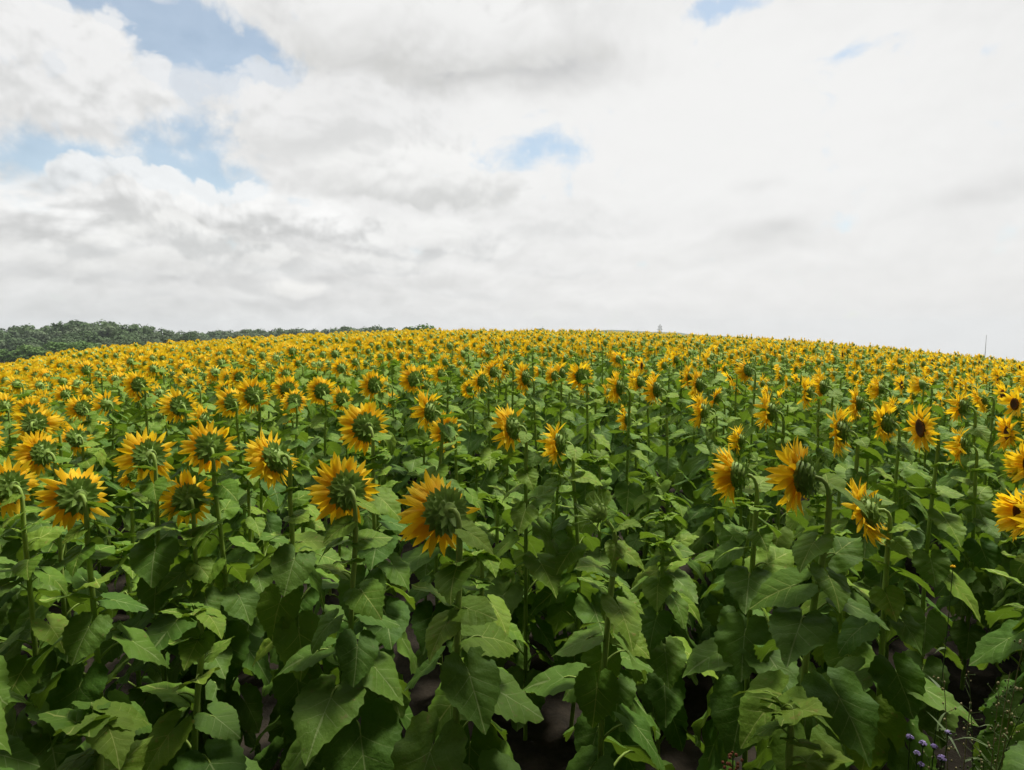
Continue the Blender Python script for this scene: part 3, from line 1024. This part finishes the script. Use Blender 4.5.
for i in range(-105, 106):
    for j in range(-12, 110):
        x = (i + .5 * (j % 2)) * st + rngf.uniform(-.15, .15)
        y = j * st * .95 + rngf.uniform(-.15, .15)
        r, a = math.hypot(x, y), math.degrees(math.atan2(x, y))
        behind = abs(a) > 62 and .75 < r < 4.2
        ahead = r < 46 and y > 0 and abs(a) < 47
        if not (behind or ahead):
            continue
        if ahead and (r < 4.6 or (r < R_IND + .5 and ((px0[:, 0] - x) ** 2 + (px0[:, 1] - y) ** 2).min() < .33 ** 2)):
            continue
        if ahead and r < R_IND - .25 and abs(a) < HALF + 3:
            continue
        z = float(ground(x, y))
        faz = facing(x, y, rngf, 13) if ahead else FACE_AZ + rngf.normal(0, 20)
        s = rngf.uniform(.95, 1.07)
        hgt = min(1.13 if r > 24 else 1.08, rngf.normal(.995, .06))
        M = Tr(x, y, z) @ Rz(R_(90 - faz)) @ np.diag([s, s, hgt, 1])
        src = FAR1 if r < 17 else FAR2
        mass.append(xf(src[int(rngf.integers(0, 14))], M, rngf.uniform(0, 1)))
        npl += 1
fo = put('sunflower_field', to_mesh('sunflower_field', join(mass)))
tag(fo, 'dense mass of yellow sunflowers running up to the crest of the field', 'sunflower field', None, 'stuff')
print('mass plants', npl, 'verts', len(fo.data.vertices))

# ------------------------------------------------------------------ weeds at the field edge
M_weed = plain_green('weed_green', (0.05, 0.085, 0.022), (0.09, 0.13, 0.04), .1)
M_straw = noise_mat('dry_straw', (0.22, 0.19, 0.09), (0.36, 0.31, 0.17), 60)
M_purple = noise_mat('purple_floret', (0.28, 0.21, 0.46), (0.44, 0.37, 0.60), 90)
M_dock = noise_mat('brown_seed', (0.16, 0.055, 0.03), (0.28, 0.11, 0.06), 80)
M_yel = noise_mat('yellow_floret', (0.80, 0.42, 0.01), (0.88, 0.55, 0.02), 60)
WM = [M_weed, M_straw, M_purple, M_dock, M_yel]


def ico(c, r, m, seg=7, squash=1.0):
    prof = [(r * math.sin(a), -r * math.cos(a) * squash) for a in np.linspace(.35, math.pi - .35, 5)]
    return xf(lathe(prof, seg, m), Tr(*c))


def blade(base, tip, w, m, rg):
    mid = (np.array(base) + np.array(tip)) / 2 + np.array([0, 0, .25 * abs(tip[0] - base[0])])
    pts_ = bezier(base, mid, mid, tip, 5)
    sd = np.array([w, 0, 0]) if abs(tip[1] - base[1]) > abs(tip[0] - base[0]) else np.array([0, w, 0])
    V = []
    for k, q in enumerate(pts_):
        ww = 1 - (k / 4) ** 2
        V += [q - sd * ww * .5, q + sd * ww * .5 + 1e-4]
    Q = [(2 * k, 2 * k + 1, 2 * k + 3, 2 * k + 2) for k in range(4)]
    return G(V, Q, None, m)


def weed_root(name, x, y, lab, cat, grp=None):
    r = bpy.data.objects.new(name, None)
    COL.objects.link(r)
    r.location = (x, y, float(ground(x, y)))
    return tag(r, lab, cat, grp)


def world_at(px, py, dist):
    return EYE + pix_dir(px, py) * dist


def flower_weed(name, lab, cat, heads, dist, mat, rad_, seed):
    rg = np.random.default_rng(seed)
    P = [world_at(a, b, dist * rg.uniform(.95, 1.05)) for a, b in heads]
    c = np.mean(P, 0)
    root = weed_root(name, c[0] - .02, c[1] + .05, lab, cat)
    base = np.array(root.location)
    for q in P:
        q = q - base
        st_ = bezier((rg.normal(0, .015), rg.normal(0, .015), 0), (q[0] * .3, q[1] * .3, q[2] * .4), (q[0] * .9, q[1] * .9, q[2] * .7), q, 8)
        put('stalk', to_mesh('stalk', tube(st_, np.linspace(.003, .0014, 8), 5, 0), WM), root)
        rp = rad_ * rg.uniform(.75, 1.15)
        gs = [ico(q + np.array([0, 0, -.3 * rp]), rp * .7, 0, 8)]
        for k in range(26):
            dv = rg.normal(0, 1, 3); dv[2] = abs(dv[2]) * .8 + .1; dv /= np.linalg.norm(dv)
            gs.append(tube([q + dv * rp * .3, q + dv * rp * 1.05], [rp * .12, rp * .2], 4, mat, True))
        put('blossom', to_mesh('blossom', join(gs), WM), root)
        lf = []
        for k in range(7):
            z = rg.uniform(.25, .85)
            b0 = st_[int(z * 7)]
            a = rg.uniform(0, 6.28)
            L = rg.uniform(.05, .12)
            lf.append(blade(b0, b0 + np.array([math.cos(a) * L, math.sin(a) * L, rg.uniform(-.02, .06)]), .014, 0, rg))
        put('leaves', to_mesh('leaves', join(lf), WM), root)


flower_weed('purple_wildflower', 'wild plant with small round purple flower heads at the field edge, bottom right', 'wildflower',
            [(923, 744), (917, 754), (942, 759), (921, 765), (934, 747), (948, 733), (910, 738)], 1.6, 2, .010, 9)
flower_weed('yellow_wildflower', 'single small yellow wildflower in the dark gap among leaves at the right', 'wildflower', [(953, 567)], 2.3, 4, .011, 10)


def dry_weed(px, py, dist, n, lab, seed):
    rg = np.random.default_rng(seed)
    tip0 = world_at(px, py, dist)
    root = weed_root('dry_weed', tip0[0], tip0[1], lab, 'weed', 'dry seed weeds at the field edge')
    H = tip0[2] - root.location[2]
    for k in range(n):
        hh = H * rg.uniform(.6, 1.0)
        dx_, dy_ = rg.normal(0, .06, 2)
        st_ = bezier((dx_ * .2, dy_ * .2, 0), (dx_ * .3, dy_ * .3, hh * .4), (dx_ * .7, dy_ * .7, hh * .8), (dx_ * 1.3, dy_ * 1.3, hh), 9)
        put('stalk', to_mesh('stalk', tube(st_, np.linspace(.0026, .001, 9), 5, 0 if k % 2 else 1), WM), root)
        gs = []
        for q in range(26):
            s = rg.uniform(.45, 1.0)
            c = np.array([np.interp(s, np.linspace(0, 1, 9), st_[:, d_]) for d_ in range(3)])
            a = rg.uniform(0, 6.28)
            L = rg.uniform(.012, .045) * (1.2 - s * .5)
            tip = c + np.array([math.cos(a) * L, math.sin(a) * L, L * rg.uniform(.2, 1.0)])
            gs.append(tube([c, tip], [.0009, .0007], 3, 0))
            gs.append(ico(tip, rg.uniform(.002, .0042), 1 if rg.random() < .6 else 0, 5, 1.5))
        put('seed_heads', to_mesh('seed_heads', join(gs), WM), root)
        lf = []
        for q in range(8):
            c = st_[int(rg.integers(1, 7))]
            a = rg.uniform(0, 6.28)
            L = rg.uniform(.06, .14)
            lf.append(blade(c, c + np.array([math.cos(a) * L, math.sin(a) * L, rg.uniform(-.03, .06)]), .008, 0, rg))
        put('leaves', to_mesh('leaves', join(lf), WM), root)


dry_weed(998, 610, 1.95, 7, 'tall dry weed with pale seed heads at the right edge below the cut-off sunflowers', 21)
dry_weed(1012, 655, 1.8, 6, 'dry weed bowing at the right edge, lower and nearer than the tall one', 22)
dry_weed(966, 668, 2.0, 4, 'thin dry weed between the purple wildflower and the tall dry weed', 23)
# a dock with brown seeds, bottom edge
tp = world_at(733, 756, 1.7)
dk = weed_root('dock_weed', tp[0], tp[1], 'dock with reddish brown seed clusters at the bottom edge', 'weed')
st_ = bezier((0, 0, 0), (.01, 0, .2), (0, .01, .5), (0, 0, tp[2] - dk.location[2]), 8)
put('stalk', to_mesh('stalk', tube(st_, np.linspace(.005, .002, 8), 6, 0), WM), dk)
rg = np.random.default_rng(4)
put('seed_heads', to_mesh('seed_heads', join([ico(st_[-1] + np.array([rg.normal(0, .012), rg.normal(0, .012), -rg.uniform(0, .16)]), rg.uniform(.003, .0055), 3, 6) for _ in range(90)]), WM), dk)

# ------------------------------------------------------------------ trees far behind
M_bark = noise_mat('tree_bark', (0.06, 0.05, 0.04), (0.13, 0.11, 0.09), 1.5)
M_fol = [noise_mat('dark_foliage', (0.070, 0.115, 0.048), (0.11, 0.165, 0.070), .2, .8, 0, .2),
         noise_mat('grey_green_foliage', (0.095, 0.135, 0.070), (0.14, 0.185, 0.100), .2, .8, 0, .2),
         noise_mat('fresh_foliage', (0.085, 0.155, 0.040), (0.13, 0.215, 0.055), .3, .8, 0, .2)]


def tree_meshes(seed, spread, ntuft, size, h0=.30):
    """unit-high tree: tapered trunk with limbs, crown of many leaf clumps on uneven lobes"""
    rg = np.random.default_rng(seed)
    limbs = [tube(bezier((0, 0, 0), (.01, 0, .15), (-.01, .01, .35), (.01, 0, .62), 7), np.linspace(.028, .010, 7), 7, 0)]
    lobes = [(np.array([0, 0, .68]), .26)]
    for k in range(11):
        a = k * 2.4 + rg.uniform(-.4, .4)
        hh = rg.uniform(h0, .84)
        w = spread * (1 - abs(hh - max(.5, h0)) * 1.1) * rg.uniform(.6, 1.05)
        c = np.array([math.cos(a) * w, math.sin(a) * w, hh])
        limbs.append(tube(bezier((0, 0, hh * .45), (c[0] * .3, c[1] * .3, hh * .6), (c[0] * .7, c[1] * .7, hh * .85), c, 5), np.linspace(.012, .004, 5), 5, 0))
        lobes.append((c, rg.uniform(.13, .20)))
    gs = []
    per = ntuft // len(lobes)
    for c, r in lobes:
        nn = per if r < .25 else per * 2
        for _ in range(nn):
            dv = rg.normal(0, 1, 3); dv /= np.linalg.norm(dv)
            p = c + dv * r * rg.uniform(.55, 1.08) ** .7 * np.array([1, 1, .85])
            s = size * rg.uniform(.5, 1.3)
            nrm = dv + np.array([0, 0, .25]) + rg.normal(0, .38, 3); nrm /= np.linalg.norm(nrm)
            u = np.cross(nrm, rg.normal(0, 1, 3)); u /= np.linalg.norm(u)
            w = np.cross(nrm, u)
            V = [p - u * s, p - w * s * .6 + nrm * s * .2, p + u * s * .9, p + w * s * .7 + nrm * s * .15]
            gs.append(G(V, [(0, 1, 2, 3)], None, 0))
    return join(limbs), join(gs)


TREES = [tree_meshes(900 + i, sp, 1500, .045) for i, sp in enumerate((.30, .36, .26, .34, .40))]
TREE_ME = [(to_mesh('trunk', a, [M_bark]), [to_mesh('crown', b, [mf]) for mf in M_fol]) for a, b in TREES]


def add_tree(x, y, top, kind, k, label, group, wide=1.0, name='tree'):
    z = float(ground(x, y)) - .3
    h = max(3.0, (top - z) * 1.07)
    root = bpy.data.objects.new(name, None)
    COL.objects.link(root)
    root.location = (x, y, z)
    root.rotation_euler = (0, 0, k * 1.7)
    root.scale = (h * wide, h * wide, h)
    tag(root, label, 'tree', group)
    a, b = TREE_ME[k % 5]
    put('trunk', a, root)
    put('crown', b[kind], root)


SKYL = [(-60, 331), (0, 329), (23, 326), (39, 328), (53, 325), (74, 321.5), (94, 322), (109, 323), (127, 324.5), (156, 327.5), (170, 331), (182, 334.5), (195, 332), (200, 334), (224, 332), (246, 330.5), (266, 332), (295, 329), (305, 333), (332, 330.5), (346, 329), (366, 329), (381, 327), (389, 330.5)]
SX, SY = np.array(SKYL, float).T
SY = SY - np.where(SX > 180, 2.2, .8)
rt = random.Random(8)
rows = [  # name of the row, from x, to x, step, distance, drop below the skyline, foliage, widths
    ('back', -50, 190, 13, 340, 0, 0, .85), ('second', -50, 178, 15, 315, 5, 1, .9), ('third', -45, 172, 16, 285, 12, 0, 1.0), ('front', -40, 150, 17, 250, 20, 1, 1.0),
    ('low back', 186, 392, 8.5, 480, 0, 0, .9), ('low front', 182, 380, 11, 420, 3, 1, 1.0), ('bush', -45, 95, 15, 200, 22, 2, 1.3)]
ti = 0
desc = {'back': 'dark tree on the crest of the humped wood', 'second': 'grey-green tree just below the crest of the humped wood', 'third': 'dark tree in the middle of the humped wood',
        'front': 'grey-green tree along the foot of the humped wood', 'low back': 'dark tree on the low tree line', 'low front': 'paler tree in front of the low tree line', 'bush': 'fresh green bushy tree by the field edge'}
for (nm, x0, x1, step_, dist, drop, kind, wide) in rows:
    x = x0
    vis = 0
    while x < x1:
        px_ = x + rt.uniform(-2.5, 2.5)
        ty = float(np.interp(px_, SX, SY)) + drop * rt.uniform(.75, 1.25) + rt.uniform(-.4, 1.6) * (1 if drop else .8)
        dd = dist * rt.uniform(.95, 1.05)
        dv = pix_dir(px_, ty)
        p = EYE + dv * dd
        lab = f'{desc[nm]}, {ordinal(vis).replace("nearest", "first")} from the left' if px_ > -8 else 'tree of the wood beyond the left edge of the view'
        if px_ > -8:
            vis += 1
        kk = kind if rt.random() < .7 else rt.randrange(2)
        add_tree(p[0], p[1], p[2], kk if nm != 'bush' else 2, ti, lab, 'trees of the wood beyond the field', wide * rt.uniform(.85, 1.2))
        ti += 1
        x += step_ * rt.uniform(.75, 1.25)
for (px_, ty, dist, kind, wide, lab) in ((420, 324.5, 260, 2, 1.3, 'lone round tree rising above the middle of the crest'), (409, 327, 262, 1, .9, 'smaller tree leaning on the left side of the lone round tree'),
                                         (535, 329.0, 330, 0, 1.0, 'lone dark treetop just clearing the crest between round tree and grey hill')):
    p = EYE + pix_dir(px_, ty) * dist
    add_tree(p[0], p[1], p[2], kind, ti, lab, None, wide)
    ti += 1

# added tree row, unseen behind the camera, only to shade the front plants
sh_t, sh_c = tree_meshes(990, .50, 2600, .045, .60)
sh_t, sh_c = to_mesh('trunk', sh_t, [M_bark]), to_mesh('crown', sh_c, [M_fol[0]])
for k, (x, y, h) in enumerate(((-7.2, -1.6, 11.5), (-2.5, -2.1, 11.0), (2.4, -2.4, 11.6), (7.2, -1.5, 11.2), (-12.0, -1.2, 11.0), (12.0, -1.4, 11.4))):
    root = bpy.data.objects.new('tree', None)
    COL.objects.link(root)
    root.location = (x, y, float(ground(x, y)) - .05)
    root.rotation_euler = (0, 0, k * 1.3)
    root.scale = (h, h, h)
    tag(root, 'added unseen tree behind the camera, shading the front plants', 'tree', 'added shade trees behind the camera')
    put('trunk', sh_t, root)
    put('crown', sh_c, root)
    co = np.array([root.matrix_basis @ v.co for v in sh_c.vertices])
    vis = [(q[0] - 0) for q in co if q[1] > .2 and (q[2] - 2.2) / q[1] < .60 and abs(q[0] / q[1]) < .9]
    print('shade tree', k, 'tufts near the view', len(vis), 'low', co[:, 2].min(), 'front', co[:, 1].max())

# ------------------------------------------------------------------ far hill, tower, mast
M_hill = noise_mat('wooded_hill', (0.035, 0.060, 0.030), (0.07, 0.10, 0.05), .01)
prof = [(480, 345), (540, 337), (580, 331.5), (612, 330), (640, 331), (680, 333), (720, 336), (790, 343)]
hx = np.array([q[0] for q in prof]); hy = np.array([q[1] for q in prof])
V, Q = [], []
D0 = 2600.0
cols = np.linspace(480, 790, 46)
lays = [(-.75, 0), (-.4, .55), (0, 1.0), (.4, .6), (.8, 0)]
for cx_ in cols:
    cy_ = float(np.interp(cx_, hx, hy)) + math.sin(cx_ * .35) * .25 + math.sin(cx_ * .11) * .3
    for (dr, f) in lays:
        p = EYE + pix_dir(cx_, cy_) * (D0 * (1 + dr * .22))
        V.append((p[0], p[1], -165 + (p[2] + 165) * f if f < 1 else p[2]))
for i in range(len(cols) - 1):
    for j in range(len(lays) - 1):
        Q.append((i * 5 + j, (i + 1) * 5 + j, (i + 1) * 5 + j + 1, i * 5 + j + 1))
tag(put('hill', to_mesh('hill', G(V, Q, None, 0), [M_hill])), kind='structure')

M_steel = noise_mat('grey_steel', (0.20, 0.20, 0.20), (0.30, 0.30, 0.30), 3, .5)
dt = 620.0
p = EYE + pix_dir(660, 324.3) * dt
tx, ty_, top = p[0], p[1], p[2]
zb = float(ground(tx, ty_))
Ht = top - zb
root = bpy.data.objects.new('lattice_tower', None)
COL.objects.link(root)
root.location = (tx, ty_, zb)
root.rotation_euler = (0, 0, .35)
tag(root, 'grey steel lattice tower with crossarms on the horizon', 'lattice tower')


def bar(a, b, r): return tube([a, b], [r, r], 4, 0)


lv_ = np.concatenate([np.linspace(0, Ht - 14, 6), np.linspace(Ht - 11, Ht - 2, 4)])
hw = lambda z: np.interp(z, [0, Ht - 14, Ht - 2, Ht], [4.2, 1.5, 1.1, .1])
cs = [(-1, -1), (1, -1), (1, 1), (-1, 1)]
legs = []
for sx, sy in cs:
    pts_ = [(sx * hw(z), sy * hw(z), z) for z in list(lv_) + [Ht]]
    put('leg', to_mesh('leg', tube(pts_, .13, 4, 0), [M_steel]), root)
br = []
for i in range(len(lv_) - 1):
    for k in range(4):
        a, b = cs[k], cs[(k + 1) % 4]
        P0 = lambda c, z: (c[0] * hw(z), c[1] * hw(z), z)
        br += [bar(P0(a, lv_[i]), P0(b, lv_[i + 1]), .06), bar(P0(b, lv_[i]), P0(a, lv_[i + 1]), .06), bar(P0(a, lv_[i + 1]), P0(b, lv_[i + 1]), .06)]
put('bracing', to_mesh('bracing', join(br), [M_steel]), root)
for z, L in ((Ht - 2.5, 2.6), (Ht - 5.5, 3.6), (Ht - 8.5, 3.0)):
    g_ = []
    for s in (-1, 1):
        g_ += [bar((s * .9, -.8, z), (s * L, 0, z + .2), .13), bar((s * .9, .8, z), (s * L, 0, z + .2), .13), bar((s * .9, 0, z + 1.2), (s * L, 0, z + .2), .1)]
    put('crossarm', to_mesh('crossarm', join(g_), [M_steel]), root)

p = EYE + pix_dir(986, 335) * 62
zb = float(ground(p[0], p[1]))
root = bpy.data.objects.new('thin_mast', None)
COL.objects.link(root)
root.location = (p[0], p[1], zb)
tag(root, 'thin grey mast standing beyond the crest at the right', 'mast')
hm_ = p[2] - zb
put('pole', to_mesh('pole', tube([(0, 0, 0), (0.02, 0, hm_ * .5), (.05, 0, hm_)], [.04, .03, .02], 8, 0, True), [M_steel]), root)
put('foot_plate', to_mesh('foot_plate', lathe([(.16, 0), (.16, .05), (.07, .08)], 12, 0), [M_steel]), root)

# ------------------------------------------------------------------ haze
HAZE = 0.00015
if HAZE:
    hv = np.array([(x, y, z) for x in (-2600, 2600) for y in (-800, 3300) for z in (-230, 75)], float)
    hq = [(0, 1, 3, 2), (4, 6, 7, 5), (0, 4, 5, 1), (2, 3, 7, 6), (0, 2, 6, 4), (1, 5, 7, 3)]
    mh = bpy.data.materials.new('haze')
    mh.use_nodes = True
    th = NT(mh.node_tree)
    mh.node_tree.nodes.clear()
    oh = th.node('ShaderNodeOutputMaterial')
    vol = th.node('ShaderNodeVolumePrincipled')
    vol.inputs['Color'].default_value = (0.82, 0.88, 0.95, 1)
    vol.inputs['Density'].default_value = HAZE
    th.l.new(vol.outputs[0], oh.inputs['Volume'])
    ho = put('haze', to_mesh('haze', G(hv, hq, None, 0), [mh]))
    tag(ho, kind='stuff')
